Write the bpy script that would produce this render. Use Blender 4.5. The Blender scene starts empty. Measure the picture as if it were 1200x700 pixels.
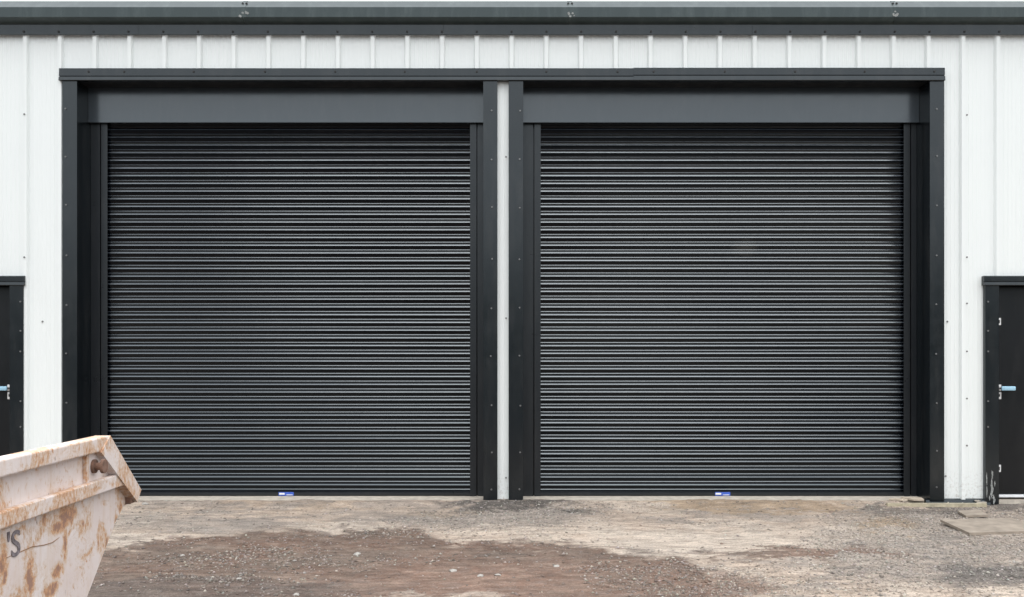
import bpy, bmesh, math, random
import numpy as np
from mathutils import Vector, Matrix
R = math.radians
random.seed(7); rng = np.random.RandomState(11)
C = bpy.context.scene
COL = C.collection

# ------------------------------------------------------------------ camera
D = 9.27            # camera to front plane of the wall
H = 1.49            # eye height
F = 1130.0          # focal length in units of a 1200 wide frame
S = D / F           # metres per unit on the wall plane
YH = 405.0
cam = bpy.data.cameras.new('camera'); co = bpy.data.objects.new('camera', cam); COL.objects.link(co)
co.location = (0, -D, H); co.rotation_euler = (R(90), 0, 0)
cam.sensor_width = 36; cam.lens = 36 * F / 1200.0
cam.shift_y = (YH - 350) / 1200.0
cam.clip_start = 0.05; cam.clip_end = 2000
C.camera = co

# ------------------------------------------------------------------ world and sun (overcast)
SUN_EL, SUN_AZ = 60.0, 8.0     # azimuth: degrees to the right of straight behind the camera
w = bpy.data.worlds.new('World'); C.world = w; w.use_nodes = True
nt = w.node_tree; nt.nodes.clear()
out = nt.nodes.new('ShaderNodeOutputWorld'); bg = nt.nodes.new('ShaderNodeBackground')
sky = nt.nodes.new('ShaderNodeTexSky'); sky.sky_type = 'NISHITA'; sky.sun_disc = False
sky.sun_elevation = R(SUN_EL); sky.sun_rotation = R(180 - SUN_AZ)
sky.dust_density = 4.0; sky.ozone_density = 1.0; sky.air_density = 1.0
hs = nt.nodes.new('ShaderNodeHueSaturation'); hs.inputs['Saturation'].default_value = 0.18
hs.inputs['Value'].default_value = 1.0
mx = nt.nodes.new('ShaderNodeMix'); mx.data_type = 'RGBA'; mx.inputs[0].default_value = 0.78
# overcast cloud deck: three times brighter overhead than at the horizon
tcw = nt.nodes.new('ShaderNodeTexCoord'); sxw = nt.nodes.new('ShaderNodeSeparateXYZ'); nt.links.new(tcw.outputs['Generated'], sxw.inputs[0])
mr = nt.nodes.new('ShaderNodeMapRange'); mr.inputs['From Min'].default_value = 0; mr.inputs['From Max'].default_value = 1
mr.inputs['To Min'].default_value = 0.36; mr.inputs['To Max'].default_value = 1.0; nt.links.new(sxw.outputs[2], mr.inputs[0])
vm = nt.nodes.new('ShaderNodeVectorMath'); vm.operation = 'SCALE'; vm.inputs[0].default_value = (25.0, 25.8, 26.8)
nt.links.new(mr.outputs[0], vm.inputs['Scale']); nt.links.new(vm.outputs[0], mx.inputs[7])
nt.links.new(sky.outputs[0], hs.inputs['Color']); nt.links.new(hs.outputs[0], mx.inputs[6])
nt.links.new(mx.outputs[2], bg.inputs[0]); bg.inputs[1].default_value = 0.10
nt.links.new(bg.outputs[0], out.inputs[0])
sl = bpy.data.lights.new('sun', 'SUN'); sl.energy = 0.7; sl.angle = R(40); sl.color = (1, 0.97, 0.93)
so = bpy.data.objects.new('sun', sl); COL.objects.link(so)
dirv = Vector((math.sin(R(SUN_AZ)) * math.cos(R(SUN_EL)), -math.cos(R(SUN_AZ)) * math.cos(R(SUN_EL)), math.sin(R(SUN_EL))))
so.rotation_euler = dirv.to_track_quat('Z', 'Y').to_euler()
vs = C.view_settings; vs.view_transform = 'Standard'; vs.look = 'None'; vs.gamma = 1
vs.use_curve_mapping = False; vs.exposure = 0.33
C.render.resolution_x = 1024; C.render.resolution_y = 597

# ------------------------------------------------------------------ helpers
def WX(px, y=0.0): return (px - 600) * (D + y) / F
def WZ(py, y=0.0): return H + (YH - py) * (D + y) / F

def link(o, parent=None):
    COL.objects.link(o)
    if parent: o.parent = parent
    return o
def mesh_obj(name, bm, mats, parent=None, smooth=None, bevel=0):
    me = bpy.data.meshes.new(name)
    if bevel:
        bmesh.ops.bevel(bm, geom=[e for e in bm.edges if len(e.link_faces) == 2 and e.calc_face_angle(0) > 0.6],
                        offset=bevel, segments=2, affect='EDGES', profile=0.5)
    bmesh.ops.recalc_face_normals(bm, faces=bm.faces)
    bm.to_mesh(me); bm.free()
    for m in (mats if isinstance(mats, (list, tuple)) else [mats]): me.materials.append(m)
    if smooth is not None:
        for p in me.polygons: p.use_smooth = True
        me.set_sharp_from_angle(angle=R(smooth))
    return link(bpy.data.objects.new(name, me), parent)
def tag(o, label=None, cat=None, group=None, kind=None):
    if label: o['label'] = label
    if cat: o['category'] = cat
    if group: o['group'] = group
    if kind: o['kind'] = kind
    return o
def empty(name, loc=(0, 0, 0)):
    o = bpy.data.objects.new(name, None); o.location = loc; o.empty_display_size = .2
    return link(o)
def box(bm, x0, x1, y0, y1, z0, z1, mi=0):
    r = bmesh.ops.create_cube(bm, size=1)
    for v in r['verts']:
        v.co = Vector(((x0 + x1) / 2 + v.co.x * (x1 - x0), (y0 + y1) / 2 + v.co.y * (y1 - y0), (z0 + z1) / 2 + v.co.z * (z1 - z0)))
    for f in set(f for v in r['verts'] for f in v.link_faces): f.material_index = mi
    return r['verts']
def extr(bm, pts, axis, a0, a1, mi=0, closed=True):
    """extrude a 2D outline; axis 'x': pts are (y,z); axis 'y': pts are (x,z); axis 'z': pts (x,y)"""
    def P(p, a): return (a, p[0], p[1]) if axis == 'x' else ((p[0], a, p[1]) if axis == 'y' else (p[0], p[1], a))
    A = [bm.verts.new(P(p, a0)) for p in pts]; B = [bm.verts.new(P(p, a1)) for p in pts]
    n = len(pts); fs = []
    for i in range(n if closed else n - 1):
        j = (i + 1) % n
        fs.append(bm.faces.new((A[i], A[j], B[j], B[i])))
    if closed: fs += [bm.faces.new(A), bm.faces.new(B[::-1])]
    for f in fs: f.material_index = mi
    return A + B
def cyl(bm, c, axis, r, h, seg=12, mi=0, r2=None):
    r_ = bmesh.ops.create_cone(bm, cap_ends=True, segments=seg, radius1=r, radius2=r if r2 is None else r2, depth=h)
    rot = {'x': Matrix.Rotation(R(90), 4, 'Y'), 'y': Matrix.Rotation(R(90), 4, 'X'), 'z': Matrix.Identity(4)}[axis]
    bmesh.ops.transform(bm, matrix=Matrix.Translation(c) @ rot, verts=r_['verts'])
    for f in set(f for v in r_['verts'] for f in v.link_faces): f.material_index = mi

# ------------------------------------------------------------------ materials
class NT:
    def __init__(s, name):
        s.m = bpy.data.materials.new(name); s.m.use_nodes = True; s.t = s.m.node_tree
        s.b = s.t.nodes['Principled BSDF']; s.tc = s.t.nodes.new('ShaderNodeTexCoord')
    def n(s, typ, **kw):
        o = s.t.nodes.new(typ)
        for k, v in kw.items(): setattr(o, k, v)
        return o
    def l(s, a, b): s.t.links.new(a, b)
    def map(s, scale=(1, 1, 1), src='Object', loc=(0, 0, 0)):
        m = s.n('ShaderNodeMapping'); m.inputs['Scale'].default_value = scale; m.inputs['Location'].default_value = loc
        s.l(s.tc.outputs[src], m.inputs[0]); return m.outputs[0]
    def noise(s, vec, scale, detail=4, rough=0.55, dist=0.0):
        n = s.n('ShaderNodeTexNoise'); n.inputs['Scale'].default_value = scale; n.inputs['Detail'].default_value = detail
        n.inputs['Roughness'].default_value = rough; n.inputs['Distortion'].default_value = dist
        s.l(vec, n.inputs['Vector']); return n.outputs['Fac']
    def ramp(s, fac, stops):
        r = s.n('ShaderNodeValToRGB'); el = r.color_ramp.elements
        while len(el) < len(stops): el.new(0.5)
        for e, (p, c) in zip(el, stops):
            e.position = p; e.color = (c, c, c, 1) if isinstance(c, (int, float)) else (*c, 1)
        s.l(fac, r.inputs[0]); return r.outputs[0]
    def mix(s, fac, a, b, typ='MIX'):
        m = s.n('ShaderNodeMix'); m.data_type = 'RGBA'; m.blend_type = typ
        for sock, v in ((m.inputs[0], fac), (m.inputs[6], a), (m.inputs[7], b)):
            if hasattr(v, 'is_linked') or hasattr(v, 'links'): s.l(v, sock)
            elif isinstance(v, (int, float)): sock.default_value = v
            else: sock.default_value = (*v, 1)
        return m.outputs[2]
    def math(s, op, a, b=None, clamp=False):
        m = s.n('ShaderNodeMath'); m.operation = op; m.use_clamp = clamp
        for sock, v in ((m.inputs[0], a), (m.inputs[1], b)):
            if v is None: continue
            if hasattr(v, 'links'): s.l(v, sock)
            else: sock.default_value = v
        return m.outputs[0]
    def bump(s, h, strength, dist=0.01):
        b = s.n('ShaderNodeBump'); b.inputs['Strength'].default_value = strength; b.inputs['Distance'].default_value = dist
        s.l(h, b.inputs['Height']); s.l(b.outputs[0], s.b.inputs['Normal'])
    def set(s, col=None, rough=None, ior=None, metal=None):
        for k, v in (('Base Color', col), ('Roughness', rough), ('IOR', ior), ('Metallic', metal)):
            if v is None: continue
            if hasattr(v, 'links'): s.l(v, s.b.inputs[k])
            elif isinstance(v, (int, float)): s.b.inputs[k].default_value = v
            else: s.b.inputs[k].default_value = (*v, 1)
        return s.m

def coated(name, col, rough, ior, dust=0.25, dustcol=(.16, .15, .14), wavy=0.04, tint=(.88, .96, 1.0), smudge=None):
    t = NT(name)
    t.b.inputs['Specular Tint'].default_value = (*tint, 1)
    v = t.map()
    a = t.noise(t.map((6, 6, 1.2)), 1.6, 6, .65)
    spk = t.noise(v, 60, 2, .5)
    d = t.math('MULTIPLY', t.ramp(a, [(.48, 0), (.78, dust)]), t.ramp(spk, [(.3, .5), (.7, 1.0)]))
    c = t.mix(d, col, dustcol)
    sc = t.ramp(t.noise(t.map((14, 14, 3)), 3.0, 8, .75), [(.70, 0), (.76, min(.2, dust))])
    c = t.mix(sc, c, (.2, .2, .2))
    rr = t.math('ADD', t.math('MULTIPLY', t.noise(v, 9, 4), .14), rough - .07)
    if smudge:      # chalky hand-sized smudge: centre (x, z), radii
        sx = t.n('ShaderNodeSeparateXYZ'); t.l(v, sx.inputs[0])
        a1 = t.math('DIVIDE', t.math('SUBTRACT', sx.outputs[0], smudge[0]), smudge[2]); a2 = t.math('DIVIDE', t.math('SUBTRACT', sx.outputs[2], smudge[1]), smudge[3])
        dd = t.math('ADD', t.math('SQRT', t.math('ADD', t.math('MULTIPLY', a1, a1), t.math('MULTIPLY', a2, a2))), t.math('MULTIPLY', t.math('SUBTRACT', t.noise(v, 14, 5, .7), .5), 1.6))
        c = t.mix(t.ramp(dd, [(.2, .24), (1.1, 0)]), c, (.13, .125, .115))
    t.set(c, rr, ior)
    t.bump(t.noise(t.map((1, 1, .6)), 3.5, 3), wavy, .02)
    return t.m
M_trim = coated('dark_coated_steel', (.005, .0072, .0092), .22, 1.60, dust=.12)
M_head = coated('dark_coated_header_steel', (.030, .038, .047), .20, 1.80, dust=.08, wavy=.02)
M_guide = coated('dark_guide_steel', (.012, .0135, .016), .30, 1.55, dust=.1)
M_door = coated('black_door_steel', (.0055, .0055, .0065), .33, 1.42, dust=.05)
M_gut = coated('grey_gutter_steel', (.028, .040, .040), .34, 1.5, dust=.35, dustcol=(.14, .17, .16))
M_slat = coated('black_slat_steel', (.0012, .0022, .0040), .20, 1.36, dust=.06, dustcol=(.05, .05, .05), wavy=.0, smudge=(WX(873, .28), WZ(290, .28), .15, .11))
M_ledge = coated('black_slat_steel_painted_highlight', (.040, .047, .056), .16, 1.9, dust=.25, dustcol=(.09, .09, .10), wavy=.0, smudge=(WX(873, .28), WZ(290, .28), .15, .11))  # lighter ledge colour paints the highlight lines along each slat
M_inner = coated('charcoal_lining', (.008, .0085, .010), .5, 1.45)

def m_clad():
    t = NT('white_cladding_steel')
    v = t.map((1, 1, 1))
    streak = t.noise(t.map((9, 9, .35)), 2.0, 6, .6)
    c = t.mix(t.ramp(streak, [(.50, 0), (.9, .16)]), (.77, .80, .79), (.62, .645, .63))
    blot = t.noise(v, 1.1, 5, .6)
    c = t.mix(t.ramp(blot, [(.5, 0), (.8, .15)]), c, (.66, .69, .70))
    # splashed mud near the ground
    sx = t.n('ShaderNodeSeparateXYZ'); t.l(t.tc.outputs['Object'], sx.inputs[0])
    low = t.ramp(t.math('MULTIPLY', sx.outputs[2], 1.6), [(.02, .8), (.55, .0)])
    spl = t.math('MULTIPLY', low, t.ramp(t.noise(v, 34, 5, .7), [(.50, 0), (.66, .8)]))
    c = t.mix(spl, c, (.34, .29, .25))
    t.set(c, .42, 1.5)
    t.bump(t.noise(t.map((1, 1, .5)), 4, 3), .05, .02)
    return t.m
M_clad = m_clad()
def plain(name, col, rough=.5, var=.15, scale=20, ior=1.5, metal=0.0, bump=0.0):
    t = NT(name); n = t.noise(t.map(), scale, 5, .6)
    dark = tuple(c * (1 - var * 1.8) for c in col)
    c = t.mix(t.ramp(n, [(.3, 0), (.7, 1)]), dark, col)
    t.set(c, rough, ior, metal)
    if bump: t.bump(n, bump, .01)
    return t.m
M_film = plain('pale_blue_protective_film', (.36, .60, .76), .25, .1, 60)
M_white = plain('white_plastic', (.8, .8, .8), .35, .05)
M_blue = plain('blue_sticker_vinyl', (.06, .13, .55), .4, .1, 40)
M_screw = plain('zinc_screw_head', (.22, .22, .22), .4, .1, 40, metal=.5)
M_screwd = plain('black_screw_cap', (.015, .015, .015), .5, .1)
M_conc = plain('pale_threshold_concrete', (.60, .54, .46), .9, .22, 14, bump=.3)
M_off = plain('fresh_pale_offcut', (.62, .53, .42), .8, .2, 18)
M_timber = plain('pale_treated_timber', (.52, .46, .33), .75, .25, 22, bump=.2)
M_wood = plain('weathered_pale_board', (.37, .31, .25), .85, .22, 9, bump=.25)
M_sill = plain('white_sill_aluminium', (.8, .82, .84), .35, .04)
M_hill = plain('dark_hedge_green', (.03, .042, .022), .95, .4, .6)
M_roof = coated('grey_roof_sheet', (.12, .13, .13), .5, 1.5)
M_smear = plain('dried_sealant_smear', (.34, .35, .34), .8, .3, 60)

# ------------------------------------------------------------------ numpy noise
class VN:
    def __init__(s, seed): s.g = np.random.RandomState(seed).rand(256, 256)
    def __call__(s, x, y):
        xi = np.floor(x).astype(int); yi = np.floor(y).astype(int); fx = x - xi; fy = y - yi
        fx = fx * fx * (3 - 2 * fx); fy = fy * fy * (3 - 2 * fy); g = s.g
        a = g[xi & 255, yi & 255]; b = g[(xi + 1) & 255, yi & 255]; c = g[xi & 255, (yi + 1) & 255]; d = g[(xi + 1) & 255, (yi + 1) & 255]
        return a * (1 - fx) * (1 - fy) + b * fx * (1 - fy) + c * (1 - fx) * fy + d * fx * fy
def fbm(x, y, seed, oct=4):
    s = 0; a = 1; t = 0
    for k in range(oct):
        s = s + a * VN(seed + k)(x * 2 ** k + 17.3 * k, y * 2 ** k - 9.1 * k); t += a; a *= .55
    return s / t
def sstep(a, b, x):
    t = np.clip((x - a) / (b - a), 0, 1); return t * t * (3 - 2 * t)

# ------------------------------------------------------------------ ground
G0 = -0.035
def gz(x, y):
    x = np.asarray(x, float); y = np.asarray(y, float)
    far = sstep(.25, 1.6, -y)
    z = G0 + (fbm(x * .8, y * 1.3, 3) - .5) * .045 * far + (fbm(x * 3, y * 4, 8) - .5) * .022 * np.clip(far + .35, 0, 1) \
        + (fbm(x * 14, y * 14, 12, 3) - .5) * .010
    z = z - .02 * sstep(.2, .0, np.abs(y)) * 0
    e = (fbm(x * 2.1, y * 0 + 3.3, 55) - .5) * .22 + (fbm(x * 9, y * 0 + 1.3, 58) - .5) * .08
    lip = sstep(-.30, -.02, y) * (.034 + .010 * (fbm(x * 7, y * 7, 60) - .5)) * sstep(3.95, 3.7, np.abs(x))
    z = z + lip
    z = np.where(y > .035 + e, z - sstep(.035 + e, .10 + e, y) * .05, z)
    z = np.where(y > .26, -.2, z)
    # mound of loose grit at the foot of the middle post
    z = z + .02 * np.exp(-((x + .08) / .5) ** 2 - ((y + .10) / .14) ** 2) * (y <= .03) * .6
    return z
def poly_y(px, pts):
    xs = [p[0] for p in pts]; ys = [p[1] for p in pts]; return np.interp(px, xs, ys)
SAND = np.array((.425, .34, .272)); PALE = np.array((.52, .44, .365)); MUD = np.array((.135, .098, .077)); RED = np.array((.195, .122, .09))
GREY = np.array((.25, .222, .198)); DARK = np.array((.075, .067, .062)); OCH = np.array((.31, .225, .145))
def stains(x, y):
    """wear of the yard: which soil lies where, in metres from the middle post"""
    dep = np.clip(D + y, .6, None)
    X = 600 + x / dep * F; Y = YH + (H - G0) / dep * F
    n1 = fbm(x * 1.6, y * 2.2, 21) - .5; n2 = fbm(x * 5, y * 7, 31) - .5; n3 = fbm(x * 16, y * 20, 41, 3) - .5
    Yn = Y + n1 * 14 + n2 * 18 + n3 * 13; Xn = X + n1 * 60 + n2 * 40
    col = np.zeros(x.shape + (3,)) + SAND
    beyond = sstep(-4.3, -5.2, y)[..., None]      # unseen near ground, darkened so the slats mirror less light
    def put(c, m):
        nonlocal col
        m = np.clip(m, 0, 1)[..., None]; col = col * (1 - m) + np.array(c) * m
    def blob(cx, cy, rx, ry, soft=.35):
        d = np.sqrt(((Xn - cx) / rx) ** 2 + ((Yn - cy) / ry) ** 2); return sstep(1 + soft, 1 - soft, d)
    put(PALE, sstep(.02, .22, n1 + n2 * .4) * .55)
    put(GREY, sstep(.0, .2, -n1 + n2 * .8) * .5)
    put(GREY, blob(570, 608, 130, 13) * .65)
    put(GREY, blob(1110, 640, 170, 45) * .55)
    put(GREY, blob(215, 612, 110, 11) * .5)
    put(PALE, blob(800, 634, 130, 14) * .8)
    put(PALE, blob(200, 632, 90, 5) * .7); put(PALE, blob(395, 616, 60, 6) * .6)
    put(PALE, blob(950, 625, 120, 16) * .4)
    put(OCH, blob(1040, 614, 36, 7) * .7); put(OCH, blob(880, 593, 120, 6) * .7); put(OCH, blob(330, 590, 90, 4) * .3)
    put(OCH, blob(520, 600, 60, 4) * .3)
    put(DARK, blob(600, 593, 85, 6) * .9); put(DARK, blob(1075, 600, 70, 6) * .55)
    up = poly_y(X, [(-900, 655), (60, 645), (110, 640), (153, 638), (210, 632), (260, 625), (333, 617), (383, 623), (417, 618), (467, 616),
                    (500, 622), (525, 636), (640, 638), (687, 634), (733, 647), (793, 655), (830, 668), (845, 700), (850, 1400)])
    mud = sstep(-4.5, 4.5, Yn - up - 1) * (.82 + .18 * sstep(-.2, .05, n2 + n3)) * sstep(860, 820, Xn)
    mc = np.clip(.5 + 2.2 * n1 + 1.2 * n2, 0, 1)[..., None]
    redm = (np.exp(-((X - 560) / 190) ** 2 - ((Y - 685) / 26) ** 2) * .9)[..., None]
    mudcol = (MUD * (1 - mc) + RED * .85 * mc) * (1 - redm) + RED * 1.12 * redm
    m = np.clip(mud, 0, 1)[..., None]; col = col * (1 - m) + mudcol * m
    put(DARK * 1.1, blob(250, 690, 180, 14) * .5)
    put(RED, blob(965, 649, 95, 6) * .85); put(MUD, blob(870, 650, 60, 4) * .7)
    put(RED * .95, blob(850, 688, 50, 14) * .8)
    put(DARK * 1.35, blob(1165, 678, 70, 14) * .8); put(DARK * 1.35, blob(1130, 665, 50, 5) * .5)
    put(DARK * 1.5, blob(1190, 592, 45, 6) * .8)
    put(PALE, blob(560, 700, 40, 5) * .5); put(PALE, blob(475, 699, 25, 3) * .5)
    g = sstep(.05, .2, n2 * .5 + n3 * .9) * .35
    put(GREY * .9, g * .7)
    # where loose gravel lies thick
    gr = .10 + 1.3 * np.clip(n1 * .6 + n2 + .02, 0, 1) + 1.0 * blob(600, 598, 110, 9) + .9 * blob(800, 680, 130, 18) + .9 * blob(300, 655, 150, 9) \
        + .9 * blob(270, 678, 90, 7) + .6 * blob(560, 612, 120, 12) + .9 * blob(1120, 640, 170, 50) + .6 * blob(950, 690, 90, 12) + .8 * blob(450, 625, 60, 6) \
        - .5 * blob(560, 680, 150, 15) - .35 * blob(820, 630, 110, 10)
    col = col * (1 - beyond) + np.array((.06, .058, .055)) * beyond
    return np.clip(col, .02, .6), np.clip(gr, .03, 1.6)
def axis_vals(fine0, fine1, step, lo, hi):
    a = list(np.arange(fine0, fine1 + step / 2, step)); s = step; v = fine0; L = []
    while v > lo: s *= 1.35; v -= s; L.append(max(v, lo))
    s = step; v = a[-1]; Rr = []
    while v < hi: s *= 1.35; v += s; Rr.append(min(v, hi))
    return np.array(L[::-1] + a + Rr)
gx = axis_vals(-5.6, 5.6, .020, -600, 600); gy = axis_vals(-6.8, .30, .020, -600, 600)
GX, GY = np.meshgrid(gx, gy)
GZ = gz(GX, GY); colr, _ = stains(GX, GY)
nx, ny = len(gx), len(gy)
me = bpy.data.meshes.new('ground')
me.vertices.add(nx * ny); me.vertices.foreach_set('co', np.stack([GX, GY, GZ], -1).astype(np.float32).ravel())
idx = np.arange(nx * ny).reshape(ny, nx)
q = np.stack([idx[:-1, :-1], idx[:-1, 1:], idx[1:, 1:], idx[1:, :-1]], -1).reshape(-1, 4)
me.loops.add(q.size); me.loops.foreach_set('vertex_index', q.ravel().astype(np.int32))
me.polygons.add(len(q)); me.polygons.foreach_set('loop_start', (np.arange(len(q)) * 4).astype(np.int32))
me.update(calc_edges=True)
ca = me.color_attributes.new('soil', 'FLOAT_COLOR', 'POINT')
ca.data.foreach_set('color', np.concatenate([colr, np.ones(colr.shape[:2] + (1,))], -1).astype(np.float32).ravel())
t = NT('yard_soil')
at = t.n('ShaderNodeAttribute'); at.attribute_name = 'soil'
v = t.map()
fine = t.noise(t.map((1, 1.5, 1)), 60, 7, .78); mid = t.noise(t.map((1, 3.2, 1)), 7, 7, .72); big = t.noise(v, .35, 3)
c = t.mix(1.0, at.outputs['Color'], t.ramp(fine, [(.33, .52), (.50, 1.0), (.66, 1.38)]), 'MULTIPLY')
c = t.mix(1.0, c, t.ramp(t.noise(t.map((1, 3.6, 1), loc=(5, 2, 0)), 2.4, 6, .68, .4), [(.33, .70), (.5, 1.0), (.67, 1.22)]), 'MULTIPLY')
c = t.mix(1.0, c, t.ramp(mid, [(.3, .66), (.5, 1.0), (.7, 1.28)]), 'MULTIPLY')
vo = t.n('ShaderNodeTexVoronoi'); vo.inputs['Scale'].default_value = 75; t.l(v, vo.inputs['Vector'])
spot = t.math('MULTIPLY', t.ramp(vo.outputs['Distance'], [(.10, 1), (.28, 0)]), t.ramp(t.noise(v, 9, 3), [(.45, 0), (.62, .75)]))
c = t.mix(spot, c, (.40, .37, .33))
dk = t.ramp(t.noise(t.map((1, 1, 1), loc=(7, 3, 1)), 110, 3, .6), [(.62, 0), (.72, .55)])
c = t.mix(dk, c, (.05, .043, .037))
t.set(c, .93, 1.4)
t.bump(t.math('ADD', fine, t.math('MULTIPLY', mid, 1.5)), .7, .012)
me.materials.append(t.m)
for p in me.polygons: p.use_smooth = True
ground = link(bpy.data.objects.new('ground', me)); tag(ground, kind='structure')

# wooded rise beyond the yard, behind the camera (mirrored low in the dark paint)
bm = bmesh.new()
rows = []
for j, (yy, base) in enumerate(((-70, 0), (-73, 4.2), (-77, 7.5), (-84, 9.0), (-110, 9.5), (-160, -1))):
    rows.append([bm.verts.new((xx, yy + random.uniform(-1, 1), -.3 if base <= 0 else base * (1 + .22 * math.sin(xx * .05) + random.uniform(-.13, .13)))) for xx in np.linspace(-260, 260, 90)])
for a, b in zip(rows, rows[1:]):
    for i in range(89): bm.faces.new((a[i], a[i + 1], b[i + 1], b[i]))
hill = mesh_obj('hills', bm, M_hill); tag(hill, kind='structure')

# concrete floor slab whose front edge shows as the pale threshold
bm = bmesh.new()
xs = np.linspace(-9, 9, 240)
pts = [(x, .028 + random.uniform(-.010, .008)) for x in xs]
extr(bm, pts + [(9, 14), (-9, 14)], 'z', -.3, 0)
slab = mesh_obj('pavement', bm, M_conc); slab['kind'] = 'structure'
slab.name = 'concrete_floor'

# ------------------------------------------------------------------ warehouse
wh = empty('warehouse', (0, 0, 0))
tag(wh, 'white ribbed metal warehouse front with dark trim, two black roller shutters and a dark gutter', 'building')
PITCH = 40.6 * S
zt = WZ(36)                                   # top of cladding, tucked behind the fascia
X0, X1 = -10.5, 10.5
OP = [(WX(91), WX(568)), (WX(611.5), WX(1089))]    # shutter openings
OZ = WZ(92)
DL = (-WX(1166) - 1.02, WX(16)); DRr = (WX(1166), WX(1166) + 1.02)   # personnel doors
DZ = WZ(330)
def wall_profile():
    pts = []
    n0 = int((X0 - WX(599.5)) / PITCH) - 1; n1 = int((X1 - WX(599.5)) / PITCH) + 1
    for n in range(n0, n1 + 1):
        c = WX(599.5) + n * PITCH
        for dx, yy in ((-.030, 0), (-.017, -.034), (.017, -.034), (.030, 0)): pts.append((c + dx, yy))
        for k in range(1, 7):
            m = c + .030 + (PITCH - .06) * k / 7
            for dx, yy in ((-.006, 0), (-.003, -.0016), (.003, -.0016), (.006, 0)): pts.append((m + dx, yy))
    return [p for p in pts if X0 <= p[0] <= X1]
prof = wall_profile()
cuts = [OP[0][0], OP[0][1], OP[1][0], OP[1][1], DL[0], DL[1], DRr[0], DRr[1]]
allp = sorted(prof + [(c, float(np.interp(c, [p[0] for p in prof], [p[1] for p in prof]))) for c in cuts])
bm = bmesh.new()
for (xa, ya), (xb, yb) in zip(allp, allp[1:]):
    if xb - xa < 1e-5: continue
    m = (xa + xb) / 2; z0 = WZ(585)
    for a, b in OP:
        if a < m < b: z0 = OZ
    for a, b in (DL, DRr):
        if a < m < b: z0 = DZ
    zs = np.linspace(z0, zt, 2)
    vs_ = [bm.verts.new(p) for p in ((xa, ya, z0), (xb, yb, z0), (xb, yb, zt), (xa, ya, zt))]
    bm.faces.new(vs_)
bmesh.ops.remove_doubles(bm, verts=bm.verts, dist=1e-5)
wall = mesh_obj('wall', bm, M_clad, wh)
# other sides and roof
bm = bmesh.new()
box(bm, X0, X0 + .1, .36, 14, -.1, 4.6); box(bm, X1 - .1, X1, .36, 14, -.1, 4.6); box(bm, X0, X1, 13.9, 14, -.1, 4.6)
mesh_obj('wall', bm, M_clad, wh)
bm = bmesh.new()
rp = [(0.02, 4.70), (7, 5.45), (14.2, 4.70), (14.2, 4.62), (7, 5.37), (0.02, 4.62)]
extr(bm, rp, 'x', X0 - .05, X1 + .05)
for k in range(64):
    xx = X0 + k * PITCH
    if xx > X1: break
    extr(bm, [(0.02, 4.701), (7, 5.451), (14.2, 4.701), (14.2, 4.735), (7, 5.485), (0.02, 4.735)], 'x', xx, xx + .04)
mesh_obj('roof', bm, M_roof, wh)
# shared screw
sb = bmesh.new(); cyl(sb, (0, 0, 0), 'y', .0085, .007, 8); cyl(sb, (0, -.004, 0), 'y', .005, .006, 6)
scr = mesh_obj('screw', sb, M_screw); me_s = scr.data
sb = bmesh.new(); cyl(sb, (0, 0, 0), 'y', .011, .007, 8); cyl(sb, (0, -.004, 0), 'y', .006, .006, 6)
scd = mesh_obj('screw', sb, M_screwd); me_sd = scd.data
bpy.data.objects.remove(scr); bpy.data.objects.remove(scd)
def screw(x, y, z, parent, dark=False):
    o = bpy.data.objects.new('screw', me_sd if dark else me_s); o.location = (x, y, z); link(o, parent)
# eaves gutter and fascia
def Z_(py, y): return WZ(py, y)
GY_ = -.15
gp = [(GY_, Z_(20, GY_)), (GY_, Z_(8.5, GY_)), (-.06, Z_(1.5, -.06)), (-.05, Z_(1.5, -.06)), (GY_ + .02, Z_(8.5, GY_) - .012),
      (GY_ + .015, Z_(20, GY_) + .01), (-.055, Z_(29, -.055) + .02), (-.055, Z_(29, -.055))]
bm = bmesh.new()
joints = [-10.55, WX(-390), WX(290), WX(667), WX(1043), WX(1420), 10.55]
for a, b in zip(joints, joints[1:]): extr(bm, gp, 'x', a + .0015, b - .0015)
gut = mesh_obj('gutter', bm, M_gut, wh)
for px in (290, 667, 1043):
    bm = bmesh.new()
    x = WX(px)
    g2 = [(GY_ - .0025, Z_(20, GY_) - .002), (GY_ - .0025, Z_(8.5, GY_)), (-.062, Z_(1.5, -.06) + .003), (-.06, Z_(1.5, -.06) + .001), (GY_ + .0005, Z_(8.5, GY_) - .002), (GY_ + .0005, Z_(20, GY_))]
    extr(bm, g2, 'x', x - .022, x + .022)
    jp = mesh_obj('joint_strap', bm, M_gut, gut)
    for dx in (-.015, .02): screw(x + dx, -.108, Z_(5, -.105) + .004, jp, True)
    bm = bmesh.new()
    for k in range(5):
        cx, cz = x + random.uniform(-.03, .05), Z_(20, GY_) + random.uniform(.005, .05)
        r = random.uniform(.008, .018)
        vsx = [bm.verts.new((cx + r * math.cos(a) * random.uniform(.5, 1.2), GY_ - .0035 - .0004 * k, cz + r * math.sin(a) * random.uniform(.4, 1.1))) for a in np.linspace(0, 2 * math.pi, 11)[:-1]]
        bm.faces.new(vsx)
    r_ = bmesh.ops.extrude_face_region(bm, geom=list(bm.faces))
    for vv in r_['geom']:
        if isinstance(vv, bmesh.types.BMVert): vv.co.y += .0025
    mesh_obj('sealant', bm, M_smear, jp)
bm = bmesh.new()
zf0, zf1 = Z_(41, -.05), Z_(29, -.055) + .004
fp = [(-.046, zf0), (-.052, zf0 + .003), (-.0555, zf1 - .006), (-.050, zf1 + .04), (-.040, zf1 + .04), (-.040, zf0)]
for a, b in zip((-10.5, WX(165), WX(520), WX(880), WX(1300)), (WX(165), WX(520), WX(880), WX(1300), 10.5)): extr(bm, fp, 'x', a + .001, b - .001)
fas = mesh_obj('fascia', bm, M_trim, wh)
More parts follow.
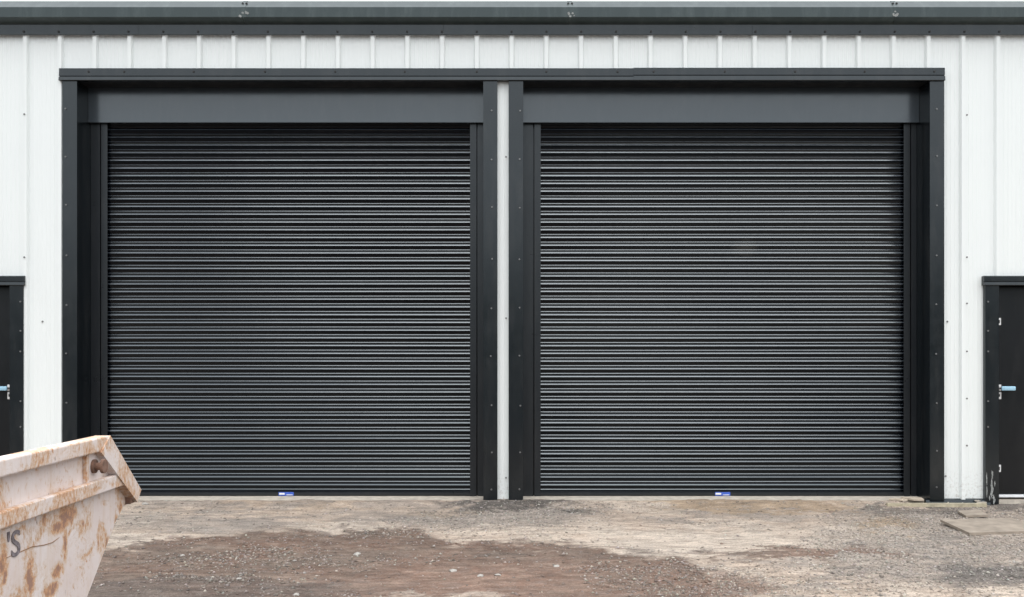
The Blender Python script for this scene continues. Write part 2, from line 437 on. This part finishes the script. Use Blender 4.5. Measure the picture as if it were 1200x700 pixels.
for n in range(-14, 15): screw(WX(599.5) + n * PITCH, -.056, zf0 + .03, fas, True)

# lintel over both openings, two lengths lapped
def folded_lintel(name, xa, xb, ytop, ybot, yfold, yw, parent, skew=0.0, back=0.0):
    zt_, zb_, zf_ = WZ(ytop, yw), WZ(ybot, yw), WZ(yfold, yw)
    bm = bmesh.new()
    pr = [(back, zt_ - .004), (yw + .004, zt_), (yw, zt_ - .006), (yw, zf_ + .003), (yw + .014, zf_ + .001), (yw + .014, zf_ - .006), (yw - .006, zf_ - .008), (yw - .010, zb_ + .004), (yw - .007, zb_), (back, zb_)]
    extr(bm, pr, 'x', xa, xb)
    return mesh_obj(name, bm, M_trim, parent)
lt = folded_lintel('lintel', WX(72), WX(741.5), 80, 94.6, 89.3, -.052, wh)
for px in (106.5, 148, 229, 312, 394, 475, 559, 640, 723): screw(WX(px), -.053, WZ(86), lt, True)
lt2 = folded_lintel('lintel', WX(741.5), WX(1104.3), 79.4, 94.6, 88.2, -.056, wh)
for px in (765, 848, 930, 1011, 1092): screw(WX(px), -.057, WZ(86), lt2, True)
soff = Z_(94.6, -.052)

# jambs: flange + reveal lining
def jamb(fx0, fx1, inner, zb, name='jamb', yw=-.042, depth=.30, ztop=None, par=None, mat=None):
    """fx0..fx1 flange, inner = +1 when the opening lies to the right"""
    bm = bmesh.new(); zt_ = ztop if ztop else soff - .0005
    xi = fx1 if inner > 0 else fx0
    xo = fx0 if inner > 0 else fx1
    s = inner
    pts = [(xi, yw), (xo, yw), (xo, yw + .05), (xo + s * .003, yw + .05), (xo + s * .003, yw + .003), (xi - s * .003, yw + .003), (xi - s * .003, depth), (xi, depth)]
    extr(bm, pts, 'z', zb, zt_)
    o = mesh_obj(name, bm, mat or M_trim, par or wh, bevel=0)
    return o
J = [jamb(WX(75.5), WX(92.5), 1, -.05), jamb(WX(566.5), WX(583), -1, -.015), jamb(WX(596), WX(613), 1, -.015), jamb(WX(1087.5), WX(1104.3), -1, -.05)]
for j, px, off in ((J[0], 80, 0), (J[1], 576, 3), (J[2], 609, 3), (J[3], 1095, 0)):
    for py in (129, 185, 241, 301, 358, 414, 472, 527, 570):
        screw(WX(px + random.uniform(-.8, .8)), -.046, WZ(py + off + random.uniform(-1, 1)), j)
# post base between the doors
bm = bmesh.new(); box(bm, WX(566.5) - .004, WX(613) + .004, -.05, .03, -.06, -.0155)
mesh_obj('post_base', bm, M_trim, wh, bevel=.003)
# soffit lining
for (a, b) in ((WX(92.5), WX(566.5)), (WX(613), WX(1087.5))):
    bm = bmesh.new(); box(bm, a + .001, b - .001, .001, .199, soff + .001, soff + .02)
    mesh_obj('soffit', bm, M_inner, wh)

# ------------------------------------------------------------------ roller shutters
D1, D2 = .20, .285
def shutter(ox0, ox1, cx0, cx1, stick):
    """opening edges (px at wall), curtain edges (px at curtain plane)"""
    a, b = WX(ox0), WX(ox1); c0, c1 = WX(cx0, D2), WX(cx1, D2)
    zb = WZ(576.2, D2); ztop = WZ(140, D2) + .09
    p = WZ(551.5, D2) - WZ(560.55, D2); n = int((ztop - zb) / p)
    prof = [(0, 0), (.0035, .0015), (.0125, .0063), (.0142, .0069), (.0175, .0064), (.036, -.0015), (.0475, -.0065),
            (.0515, -.0040), (.0560, -.0008), (.0575, -.0004), (.0595, -.0015), (.0690, -.007), (.0745, -.005)]
    xsn = np.linspace(c0 - .03, c1 + .03, 26)
    bm = bmesh.new()
    prev = None; zbase = zb + p * n
    rowsp = []
    for k in range(n):
        jit = random.uniform(-.0006, .0006); bl = random.uniform(.95, 1.05)
        for dz, fb in prof: rowsp.append((zbase - k * p - dz * p / .0767 + jit, fb * bl, k))
    rowsp.append((zb, 0, n))
    for z, fb, k in rowsp:
        row = [bm.verts.new((x, D2 - fb + .0012 * math.sin(x * 1.7 + z * 2), z + .0008 * math.sin(x * .9 + k * .35))) for x in xsn]
        if prev:
            for i in range(len(xsn) - 1): bm.faces.new((prev[i], prev[i + 1], row[i + 1], row[i]))
        prev = row
    bmesh.ops.recalc_face_normals(bm, faces=bm.faces)
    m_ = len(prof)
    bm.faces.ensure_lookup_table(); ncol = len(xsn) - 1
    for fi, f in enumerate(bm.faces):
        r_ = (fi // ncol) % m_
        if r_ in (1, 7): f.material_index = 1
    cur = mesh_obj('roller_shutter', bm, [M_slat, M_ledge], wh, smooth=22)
    # bottom bar
    bm = bmesh.new()
    extr(bm, [(D2 - .022, .006), (D2 - .024, .010), (D2 - .024, zb - .010), (D2 - .012, zb - .003), (D2 + .012, zb - .003), (D2 + .012, .002), (D2 - .02, .002)], 'x', c0 - .02, c1 + .02)
    mesh_obj('bottom_bar', bm, M_guide, cur)
    # guides: U channel plus angle back to the reveal
    for (e, s, lim) in ((c0, -1, a), (c1, 1, b)):
        bm = bmesh.new()
        gw = .062
        pts = [(e, D2 - .034), (e + s * gw, D2 - .034), (e + s * gw, D2 + .04), (e + s * (gw - .004), D2 + .04), (e + s * (gw - .004), D2 - .030), (e, D2 - .030)]
        extr(bm, pts, 'z', .001, WZ(143, D1) + .02)
        g = mesh_obj('guide_rail', bm, M_guide, cur)
        bm = bmesh.new()
        x0, x1 = sorted((e + s * (gw + .013), lim - s * .002))
        if x1 - x0 > .01: box(bm, x0, x1, D2 - .028, D2 - .012, .001, WZ(143, D1) + .02)
        box(bm, *sorted((e + s * (gw + .0005), e + s * (gw + .014))), D2 + .03, D2 + .04, .001, WZ(143, D1) + .02)
        mesh_obj('guide_angle', bm, M_guide, cur)
    # header cover
    zh = WZ(143.6, D1)
    bm = bmesh.new()
    box(bm, a + .002, b - .002, D1, D1 + .004, zh, soff + .12)
    box(bm, a + .002, b - .002, D1 + .004, D1 + .045, zh, zh + .004)
    mesh_obj('header_cover', bm, M_head, cur)
    bm = bmesh.new(); box(bm, a + .002, b - .002, D2 + .02, D2 + .06, zh - .02, soff + .1)
    mesh_obj('curtain_housing', bm, M_inner, cur)
    # sticker
    x0, x1 = WX(stick, D2), WX(stick + 17.8, D2); z0, z1 = WZ(581.4, D2) , WZ(576.4, D2)
    z0 = max(z0, .006)
    bm = bmesh.new(); yy = D2 - .0265
    box(bm, x0, x1, yy, yy + .0022, z0, z1, 0)
    w_ = x1 - x0; h_ = z1 - z0
    box(bm, x0 + .04 * w_, x0 + .40 * w_, yy - .0012, yy - .0002, z0 + .28 * h_, z0 + .78 * h_, 1)
    box(bm, x0 + .52 * w_, x0 + .93 * w_, yy - .0012, yy - .0002, z0 + .12 * h_, z0 + .30 * h_, 1)
    mesh_obj('sticker', bm, [M_blue, M_white], cur)
    return cur
s1 = shutter(92.5, 566.5, 127.5, 551, 327.2); s1['label'] = 'left roller shutter, black horizontal slats, closed'
s2 = shutter(613, 1087.5, 633.5, 1057.5, 837.3); s2['label'] = 'right roller shutter with a faint pale scuff on its slats'
# dark interior backing
bm = bmesh.new(); box(bm, X0 + .2, X1 - .2, .40, .42, -.02, 4.55)
mesh_obj('inner_wall', bm, M_inner, wh)

# base flashing under the cladding
for (a, b, sm) in ((WX(30), WX(77), 0), (WX(1083), WX(1158), 1), (WX(1166) + 1.12, 10.4, 0), (-10.4, -WX(1166) - 1.12, 0)):
    bm = bmesh.new()
    extr(bm, [(-.05, -.03), (-.055, -.05), (-.005, -.055), (-.002, .02), (-.012, .02), (-.036, .010)], 'x', a, b)
    bf = mesh_obj('base_flashing', bm, M_trim, wh)
    if sm:
        for cx, cz, rx, rz in ((1147, 588, .045, .012), (1142, 586, .03, .01), (1125, 589, .014, .008), (1150, 590, .02, .012), (1108, 588, .008, .006)):
            bm = bmesh.new()
            vsx = [bm.verts.new((WX(cx) + rx * math.cos(a_) * random.uniform(.5, 1.2), -.0535, WZ(cz) + rz * math.sin(a_) * random.uniform(.5, 1.2))) for a_ in np.linspace(0, 2 * math.pi, 13)[:-1]]
            bm.faces.new(vsx)
            r_ = bmesh.ops.extrude_face_region(bm, geom=list(bm.faces))
            for vv in r_['geom']:
                if isinstance(vv, bmesh.types.BMVert): vv.co.y -= .003 + rx * .05
            mesh_obj('mortar_splash', bm, M_conc, bf)
# loose cladding screws
for px, py, dy in ((50, 377, 0), (30.7, 135, -.034), (1110, 377, 0), (1131, 302, -.034), (1131, 356, -.034), (1131, 412, -.034), (1131, 467, -.034), (1131, 136, -.034), (1131, 522, -.034), (1108, 558, 0), (593, 184, 0), (593, 373, 0), (593, 560, 0), (30.7, 302, -.034)):
    screw(WX(px), dy - .003, WZ(py), wall)

# ------------------------------------------------------------------ personnel doors
def pdoor(xe, s):
    """xe = outer edge of the visible flange in px, s=+1 door extends to the right"""
    yw = -.044
    xa = WX(xe); xin = xa + s * 16 * S; wid = .96; far_in = xin + s * wid; far = far_in + s * 16 * S
    zt_ = WZ(334.5, yw); zb = -.03
    fr = jamb(*sorted((xa, xin)), s, zb, 'door_frame', yw, .14, zt_)
    fr2 = jamb(*sorted((far, far_in)), -s, zb, 'door_frame', yw, .14, zt_)
    for py in (354, 388, 412, 470, 500): screw(xa + s * .025, yw - .003, WZ(py), fr)
    l_ = folded_lintel('door_lintel', *sorted((xa - s * .016, far + s * .016)), 323.3, 334.5, 330, -.055, wh)
    yd = .075
    bm = bmesh.new()
    x0, x1 = sorted((xin + s * .004, far_in - s * .004))
    box(bm, x0, x1, yd, yd + .045, .052, zt_ - .004)
    leaf = mesh_obj('personnel_door', bm, M_door, wh, bevel=.003)
    bm = bmesh.new(); box(bm, x0, x1, yd - .03, yd + .06, .022, .046); mesh_obj('sill', bm, M_sill, leaf, bevel=.003)
    # handle: rose, neck, lever wrapped in pale blue film
    hx = WX(xe + s * 17.6, yd) + s * .010; hz = WZ(455, yd)
    bm = bmesh.new(); box(bm, hx - .018, hx + .018, yd - .010, yd - .0005, hz - .026, hz + .034)
    hp = mesh_obj('handle_plate', bm, M_white, leaf, bevel=.004)
    bm = bmesh.new(); cyl(bm, (hx, yd - .026, hz), 'y', .009, .034, 12); mesh_obj('handle_neck', bm, M_screw, hp, smooth=40)
    bm = bmesh.new(); x0, x1 = sorted((hx - s * .005, hx + s * .132)); box(bm, x0, x1, yd - .062, yd - .040, hz - .022, hz + .020)
    o = mesh_obj('handle', bm, M_film, leaf, smooth=40, bevel=.008)
    bm = bmesh.new(); box(bm, hx - .018, hx + .018, yd - .008, yd - .0005, WZ(468, yd), WZ(459.5, yd))
    kp = mesh_obj('lock_plate', bm, M_white, leaf, bevel=.006)
    bm = bmesh.new(); box(bm, hx - .005, hx + .005, yd - .011, yd - .0082, WZ(465, yd), WZ(462, yd)); mesh_obj('keyhole', bm, M_screwd, kp)
    for py, hh in (((377, 4.2), (549, 4.2)) if s > 0 else ()):
        bm = bmesh.new(); za, zc = WZ(py + hh, yd), WZ(py - hh, yd)
        box(bm, hx - .014, hx + .016, yd - .006, yd - .0005, za, zc)
        lp = mesh_obj('latch_cover', bm, M_white, leaf, bevel=.002)
        bm = bmesh.new(); box(bm, hx - .008, hx + .004, yd - .008, yd - .0062, za + .018, zc - .02); mesh_obj('latch_slot', bm, M_screwd, lp)
    return leaf, fr
dl, frl = pdoor(30, -1); dl['label'] = 'left black door beside the skip'
dr, frr = pdoor(1152, 1); dr['label'] = 'right black door with pale blue wrapped handle'
# white scrapes low on the right door frame
bm = bmesh.new()
for (px, py, rx, rz) in ((1159.5, 572, .018, .10), (1160, 556, .012, .05), (1152.8 + .8, 560, .006, .07), (1162, 585, .014, .05), (1157, 583, .008, .03), (1153.8, 575, .006, .06), (1163, 566, .006, .03)):
    vsx = [bm.verts.new((WX(px) + rx * math.cos(a_) * random.uniform(.3, 1.2), -.0447, WZ(py) + rz * math.sin(a_) * random.uniform(.6, 1.1))) for a_ in np.linspace(0, 2 * math.pi, 19)[:-1]]
    for v_ in vsx: v_.co.x = max(v_.co.x, WX(1152) + .001)
    bm.faces.new(vsx)
r_ = bmesh.ops.extrude_face_region(bm, geom=list(bm.faces))
for vv in r_['geom']:
    if isinstance(vv, bmesh.types.BMVert): vv.co.y -= .0012
mesh_obj('paint_scrape', bm, M_smear, frr)
# ------------------------------------------------------------------ skip
def m_skip(name, rusty, blotch):
    t = NT(name)
    v = t.map()
    sx = t.n('ShaderNodeSeparateXYZ'); t.l(v, sx.inputs[0])
    base = t.mix(t.ramp(t.noise(v, 5, 5, .6), [(.35, 0), (.7, 1)]), (.70, .585, .54), (.78, .70, .67))
    base = t.mix(t.ramp(t.noise(t.map((1, 8, 1.2)), 4, 6, .7), [(.5, 0), (.72, .55)]), base, (.62, .46, .33))
    # fine chips
    chips = t.ramp(t.noise(t.map((1, 1.6, .8)), 46, 5, .7), [(.56, 0), (.61, 1)])
    area = t.ramp(t.noise(v, 3.6, 4, .6), [(.46, 0), (.62, 1)])
    n = t.noise(v, 7.5, 8, .72, .6)
    lo = .52 - rusty * .13
    rust = t.math('MULTIPLY', t.ramp(n, [(lo, 0), (lo + .11, .85)]), t.ramp(t.noise(t.map((1, 2, 1)), 55, 5, .75), [(.36, .3), (.62, 1.0)]))
    st = t.ramp(t.noise(t.map((1, 16, 1.1)), 3.2, 6, .7), [(.52, 0), (.72, .7)])
    rust = t.math('MAXIMUM', rust, t.math('MULTIPLY', st, .25 + rusty * .5))
    rust = t.math('MAXIMUM', rust, t.math('MULTIPLY', t.math('MULTIPLY', chips, area), .8))
    for (by, bz, ry, rz) in blotch:
        dy = t.math('DIVIDE', t.math('SUBTRACT', sx.outputs[1], by), ry); dz = t.math('DIVIDE', t.math('SUBTRACT', sx.outputs[2], bz), rz)
        dd = t.math('SQRT', t.math('ADD', t.math('MULTIPLY', dy, dy), t.math('MULTIPLY', dz, dz)))
        dd = t.math('ADD', dd, t.math('MULTIPLY', t.math('SUBTRACT', t.noise(v, 30, 6, .75), .5), 2.2))
        rust = t.math('MAXIMUM', rust, t.ramp(dd, [(.30, .95), (1.25, 0)]))
    crisp = t.noise(t.map((1, 1.8, 1)), 38, 7, .78)
    rust2 = t.math('ADD', rust, t.math('MULTIPLY', t.math('SUBTRACT', crisp, .5), t.math('MULTIPLY', rust, 2.6)), clamp=True)
    rc = t.ramp(rust2, [(.12, (.68, .53, .43)), (.50, (.60, .41, .27)), (.80, (.55, .25, .09)), (.98, (.28, .13, .075))])
    c = t.mix(t.ramp(rust2, [(.05, 0), (.55, .85)]), base, rc)
    tick = t.math('MULTIPLY', t.ramp(t.noise(t.map((1, 3.0, .9), loc=(3, 1, 2)), 30, 3, .6), [(.68, 0), (.705, 1)]), area)
    c = t.mix(t.math('MULTIPLY', tick, .8), c, (.10, .055, .04))
    t.set(c, .7, 1.4)
    t.bump(t.math('ADD', t.math('MULTIPLY', rust, -.5), t.math('MULTIPLY', t.noise(v, 6, 4), 1.3)), .22, .012)
    return t.m
SX, SC = -1.328, 1.80                      # side plane, centre of the skip in depth from the camera
sk = empty('skip', (SX - .85, SC - D, G0))
tag(sk, 'battered pale pink steel skip with rust stains, cropped at the left edge of the yard', 'skip')
ky, kz = -sk.location.y, -G0
def dp(d): return d - SC                  # depth from camera -> local y
def lz(z): return z - G0
blotches = [(dp(3.235), lz(.895), .022, .045), (dp(3.16), lz(.83), .018, .05), (dp(3.27), lz(.94), .03, .03), (dp(2.881), lz(0.981), 0.085, 0.050), (dp(2.830), lz(0.959), 0.090, 0.030), (dp(2.865), lz(0.903), 0.022, 0.075), (dp(2.819), lz(0.831), 0.050, 0.035), (dp(2.656), lz(0.846), 0.050, 0.085), (dp(2.513), lz(0.918), 0.040, 0.090), (dp(2.574), lz(0.785), 0.140, 0.060), (dp(2.738), lz(0.989), 0.018, 0.040), (dp(2.778), lz(0.785), 0.080, 0.030)]
M_sk = m_skip('faded_pink_skip_paint', .25, blotches)
M_skr = m_skip('rusty_pink_rim_paint', .84, [])
M_rust = plain('brown_rusted_steel', (.30, .17, .12), .85, .35, 30, bump=.3)
M_ink = plain('faded_stencil_ink', (.33, .28, .295), .8, .42, 55)
HW = .85                                   # half width
def sil(e=0.0):                            # outline of the side, (y, z), both ends
    half = [(dp(3.10) - e * .7, lz(1.175)), (dp(3.345) - e, lz(.978)), (dp(3.312) - e, lz(.948)), (dp(3.235), lz(.905)), (dp(3.013) - e, lz(.703)), (dp(2.52) - e * .6, lz(.10) + e * .6)]
    return half
def both(h): return h + [(-y, z) for y, z in h[::-1]]
bm = bmesh.new(); T = .008
outl = both(sil()); inn = both(sil(T * 1.2))
for s in (1, -1):                          # two side plates
    pts = outl
    x0, x1 = sorted((s * HW, s * (HW - T))); extr(bm, pts, 'x', x0, x1)
# end plates and floor: follow the outline below the end lip
half = sil()
path = [(half[1][0] - .002, half[1][1] - .03)] + [half[2], half[3], half[4]]
path = path + [half[5]]
path = path + [(-y, z) for y, z in path[::-1]]
for (ya, za), (yb, zb) in zip(path, path[1:]):
    nrm = Vector((zb - za, -(yb - ya))).normalized() * T
    cen = Vector(((ya + yb) / 2, (za + zb) / 2))
    if nrm.dot(Vector((0, .6 + G0)) - cen) < 0: nrm = -nrm
    ca_, cb_ = (ya + nrm.x * .2, za + nrm.y * .2), (yb + nrm.x * .2, zb + nrm.y * .2)
    extr(bm, [ca_, cb_, (cb_[0] + nrm.x, cb_[1] + nrm.y), (ca_[0] + nrm.x, ca_[1] + nrm.y)], 'x', -HW + T, HW - T)
body = mesh_obj('body', bm, M_sk, sk)
# skids
for s in (1, -1):
    bm = bmesh.new(); box(bm, s * .55 - .04, s * .55 + .04, dp(1.37), dp(2.24), .0, .135); mesh_obj('skid', bm, M_skr, sk)
# top rim (side rails), arms down to the end lips, lower rails, end lips
for s in (1, -1):
    xo, xi = s * (HW + .028), s * (HW - .022)
    x0, x1 = sorted((xo, xi))
    bm = bmesh.new()
    hy = dp(3.112)
    box(bm, x0, x1, -hy, hy, lz(1.153), lz(1.199))
    mesh_obj('top_rail', bm, M_skr, sk, bevel=.005)
    for e in (1, -1):
        bm = bmesh.new()
        A = Vector((dp(3.085), lz(1.1985))); B = Vector((dp(3.375), lz(.985)))
        dvec = (B - A).normalized(); nv = Vector((-dvec.y, dvec.x))
        if nv.x < 0: nv = -nv
        wd = .052
        q_ = [A + Vector((.03, .0005)), B, B - nv * wd * .75 + Vector((-.012, -.006)), A - nv * wd * 1.1 + Vector((-.005, 0))]
        q_ = [(e * p.x, p.y) for p in q_]
        extr(bm, q_, 'x', x0 + .002, x1 + s * .003 if s > 0 else x1)
        mesh_obj('corner_arm', bm, M_skr, sk, bevel=.004)
    bm = bmesh.new(); hy = dp(3.262)
    a0, a1 = sorted((s * (HW + .001), s * (HW + .026)))
    box(bm, a0, a1, -hy, hy, lz(1.020), lz(1.064))
    mesh_obj('side_rail', bm, M_skr, sk, bevel=.004)
for e in (1, -1):
    bm = bmesh.new()
    y0, y1 = sorted((e * dp(3.31), e * dp(3.375)))
    box(bm, -HW - .02, HW + .02, y0, y1, lz(.945), lz(.992)); mesh_obj('end_lip', bm, M_rust, sk, bevel=.004)
# lifting lugs (trunnions): neck and flanged head on a backing plate
for s in (1, -1):
    for e in (1, -1):
        yy, zz = e * dp(3.040), lz(1.109)
        bm = bmesh.new(); a0, a1 = sorted((s * (HW + .0005), s * (HW + .008))); box(bm, a0, a1, yy - .045, yy + .055, lz(1.0645), lz(1.1525))
        pl = mesh_obj('lug_plate', bm, M_sk, sk)
        bm = bmesh.new()
        cyl(bm, (s * (HW + .022), yy, zz), 'x', .012, .036, 14)
        cyl(bm, (s * (HW + .012), yy, zz), 'x', .022, .008, 18)
        cyl(bm, (s * (HW + .041), yy, zz), 'x', .022, .010, 18)
        mesh_obj('lifting_lug', bm, M_rust, pl, smooth=35)
# vertical stiffener on sides
for s in (1, -1):
    for yy in (dp(2.995), -dp(2.995)):
        bm = bmesh.new(); a0, a1 = sorted((s * (HW + .001), s * (HW + .012))); box(bm, a0, a1, yy - .012, yy + .004, lz(1.0645), lz(1.1525)); mesh_obj('stiffener', bm, M_skr, sk)
# rust run (fine crack line) and corroded edge
bm = bmesh.new()
run = [(8, 654), (22, 648), (38, 641), (52, 639), (62, 636), (70, 630)]
pv = None
for i, (px, py) in enumerate(run):
    d = 1.326 * F / (600 - px); z = H - (py - YH) / F * d
    r = .0012 if i not in (0, 5) else .0006
    cur_ = [bm.verts.new((HW + .0014, dp(d), lz(z) + r)), bm.verts.new((HW + .0014, dp(d), lz(z) - r))]
    if pv: bm.faces.new((pv[0], cur_[0], cur_[1], pv[1]))
    pv = cur_
M_run = plain('thin_rust_line', (.42, .24, .13), .85, .3, 30)
r_ = bmesh.ops.extrude_face_region(bm, geom=list(bm.faces))
for vv in r_['geom']:
    if isinstance(vv, bmesh.types.BMVert): vv.co.x -= .001
mesh_obj('rust_run', bm, M_run, sk)
# stencilled letters
fc = bpy.data.curves.new('lettering', 'FONT'); fc.body = "'S"; fc.size = .098; fc.extrude = .0006; fc.offset = .0008; fc.resolution_u = 6
fo = bpy.data.objects.new('lettering', fc); COL.objects.link(fo)
bpy.context.view_layer.update()
dg = bpy.context.evaluated_depsgraph_get(); lm = bpy.data.meshes.new_from_object(fo.evaluated_get(dg))
bpy.data.objects.remove(fo); lm.materials.append(M_ink); lm.name = 'lettering'
xs_ = [v_.co.x for v_ in lm.vertices]; wl = max(xs_) - min(xs_); mnx = min(xs_)
for v_ in lm.vertices:
    x, y, z = v_.co; v_.co = (HW + .0022 + z, dp(2.535) + (x - mnx) * 1.15 , lz(.928) + y)
lo_ = link(bpy.data.objects.new('lettering', lm), sk)

# ------------------------------------------------------------------ loose timber
def gpt(px, py, z=None):
    zz = G0 if z is None else z
    d = (H - zz) * F / (py - YH); return ((px - 600) * d / F, d - D)
def plank(name, corners, thick, mat, label, cat, z0, tilt=0.0, group=None):
    bm = bmesh.new(); pts = []
    n = len(corners)
    for i in range(n):
        a = Vector(corners[i]); b = Vector(corners[(i + 1) % n])
        for k in range(5):
            p = a.lerp(b, k / 5); j = .002 if k else 0
            pts.append((p.x + random.uniform(-j, j), p.y + random.uniform(-j, j)))
    cx = sum(p[0] for p in pts) / len(pts); cy = sum(p[1] for p in pts) / len(pts)
    extr(bm, [(x - cx, y - cy) for x, y in pts], 'z', 0, thick)
    o = mesh_obj(name, bm, mat); o.location = (cx, cy, z0); o.rotation_euler = (R(tilt * .3), R(tilt), 0)
    return tag(o, label, cat, group)
def top(px, py, z):   # point whose top face shows at px,py
    return gpt(px, py, z)
plank('timber_batten', [(WX(1040, -.20), -.205), (WX(1157.5, -.20), -.185), (WX(1157.5, -.2), -.145), (WX(1040, -.2), -.165)], .034, M_timber,
      'long thin yellowish timber batten on the ground along the foot of the wall', 'batten', -.032, .3)
plank('wood_offcut', [top(1122, 598.2, -.005), top(1147, 597.5, -.005), top(1158, 603.6, -.005), top(1132, 604, -.005)], .018, M_wood,
      'small square board scrap lying between the batten and the large flat board', 'offcut', -.024, -1.0)
plank('flat_board', [top(1102, 610, -.01), top(1136, 625.5, -.01), top(1226, 622, -.01), top(1187, 607.5, -.01)], .022, M_wood,
      'large flat pale board lying in the gravel before the right door', 'board', -.027, .4)
plank('wood_offcut', [(WX(1058, .02) , .06), (WX(1068, .02), -.05), (WX(1080, .02), -.03), (WX(1079, .1), .09)], .016, M_off,
      'pale board offcut on the threshold against the right jamb', 'offcut', .004, 2)
plank('wood_offcut', [(WX(1042, .02), .03), (WX(1054, .02), -.06), (WX(1060, .02), -.05), (WX(1052, .02), .05)], .014, M_off,
      'narrow pale board offcut at the left end of the batten', 'offcut', .003, -2)

# ------------------------------------------------------------------ stones and gravel
def rock_mesh(r, seed, flat=.55, sub=1):
    rr = random.Random(seed); bm = bmesh.new(); bmesh.ops.create_icosphere(bm, subdivisions=sub, radius=1)
    for v_ in bm.verts:
        k = rr.uniform(.7, 1.15); v_.co = Vector((v_.co.x * r * k, v_.co.y * r * .75 * k, v_.co.z * r * flat * k))
    return bm
M_stone = plain('pale_stone', (.48, .45, .41), .85, .3, 30, bump=.3)
M_stone2 = plain('brown_stone', (.26, .19, .15), .85, .3, 30, bump=.3)
for i, (px, py, r, m, lab) in enumerate((
    (214, 651, .030, M_stone, 'pale stone alone on the dark mud right of the skip'),
    (419, 650, .040, M_stone, 'largest pale stone on the brown mud before the left shutter'),
    (345, 657, .022, M_stone, 'small pale stone on the mud, between two bigger pale stones'),
    (280, 679, .028, M_stone, 'pale stone in the patch of gravel nearest the skip'),
    (347, 697, .030, M_stone, 'pale stone cut by the bottom edge of the picture'),
    (563, 676, .034, M_stone, 'pale flat stone on red brown mud, left of its twin'),
    (583, 676, .032, M_stone, 'pale flat stone on red brown mud, right of its twin'),
    (531, 670, .036, M_stone, 'pale stone left of the flat pair on red brown mud'),
    (652, 664, .034, M_stone, 'thin pale stone on brown mud before the right shutter'),
    (170, 594, .05, M_stone, 'pale flat stone near the skip corner beside the left shutter'),
    (846, 637, .024, M_stone2, 'dark little stone alone on the pale sand'),
    (974, 601, .03, M_stone2, 'dark little stone on ochre sand close to the right shutter'))):
    x, y = gpt(px, py); o = mesh_obj('stone', rock_mesh(r * .85, 100 + i, .40, 1), m)
    o.location = (x, y, float(gz(x, y)) + r * .15); o.rotation_euler = (0, 0, random.uniform(-.5, .5))
    tag(o, lab, 'stone', 'larger loose stones on the yard')

def gravel(N, name, rmin, rmax, seed, gamma):
    r0 = np.random.RandomState(seed)
    # even in the picture's depth: nearer than 6 m is out of frame
    pts = []
    x = r0.uniform(-5.7, 5.7, N * 6); y = r0.uniform(-3.9, -.045, N * 6)
    keepf = np.abs(x) < (D + y) * .56
    x, y = x[keepf], y[keepf]
    col, gr = stains(x, y)
    k = r0.rand(len(x)) < np.clip(gr, 0, 1.6) / 1.6 * .75
    x, y, col = x[k][:N], y[k][:N], col[k][:N]
    n = len(x); z = gz(x, y)
    base = np.array([(1, 0, 0), (0, 1, 0), (-1, 0, 0), (0, -1, 0), (0, 0, 1), (0, 0, -1), (.6, .6, .5), (-.6, -.5, .55)], float)
    base = base[:6]
    faces = np.array([(0, 1, 4), (1, 2, 4), (2, 3, 4), (3, 0, 4), (1, 0, 5), (2, 1, 5), (3, 2, 5), (0, 3, 5)])
    rad = rmin + (rmax - rmin) * r0.rand(n) ** gamma
    P = base[None] * r0.uniform(.6, 1.25, (n, 6, 1)) * rad[:, None, None]
    P[:, :, 2] *= .6
    P += r0.uniform(-.25, .25, P.shape) * rad[:, None, None]
    a = r0.uniform(0, 6.28, n); ca_, sa_ = np.cos(a)[:, None], np.sin(a)[:, None]
    X = P[:, :, 0] * ca_ - P[:, :, 1] * sa_ + x[:, None]; Y = P[:, :, 0] * sa_ + P[:, :, 1] * ca_ + y[:, None]
    Zz = P[:, :, 2] + z[:, None] + rad[:, None] * .12
    V = np.stack([X, np.minimum(Y, .02), Zz], -1).reshape(-1, 3)
    Fc = (faces[None] + (np.arange(n) * 6)[:, None, None]).reshape(-1, 3)
    me = bpy.data.meshes.new(name); me.vertices.add(len(V)); me.vertices.foreach_set('co', V.astype(np.float32).ravel())
    me.loops.add(Fc.size); me.loops.foreach_set('vertex_index', Fc.ravel().astype(np.int32))
    me.polygons.add(len(Fc)); me.polygons.foreach_set('loop_start', (np.arange(len(Fc)) * 3).astype(np.int32)); me.update(calc_edges=True)
    tint = np.array((.30, .275, .245))[None] * r0.uniform(.4, 1.7, (n, 1)) * np.where(r0.rand(n, 1) < .5, .6, 1.1) * (1 + r0.uniform(-.06, .06, (n, 3)))
    wgt = r0.uniform(.15, .85, (n, 1)); cc = np.clip(col * wgt * 1.05 + tint * (1 - wgt), .03, .6)
    cc = np.repeat(np.concatenate([cc, np.ones((n, 1))], 1), 6, 0)
    at_ = me.color_attributes.new('soil', 'FLOAT_COLOR', 'POINT'); at_.data.foreach_set('color', cc.astype(np.float32).ravel())
    return me
tg = NT('gravel_stone'); ag = tg.n('ShaderNodeAttribute'); ag.attribute_name = 'soil'
tg.set(tg.mix(1.0, ag.outputs['Color'], tg.ramp(tg.noise(tg.map(), 120, 3), [(.3, .75), (.7, 1.2)]), 'MULTIPLY'), .9, 1.4)
for nm, N, a_, b_, sd, gm in (('gravel', 42000, .0035, .016, 5, 2.2), ):
    m_ = gravel(N, nm, a_, b_, sd, gm); m_.materials.append(tg.m)
    o = link(bpy.data.objects.new(nm, m_)); tag(o, 'loose grey and brown gravel scattered over the muddy yard', 'gravel', kind='stuff')
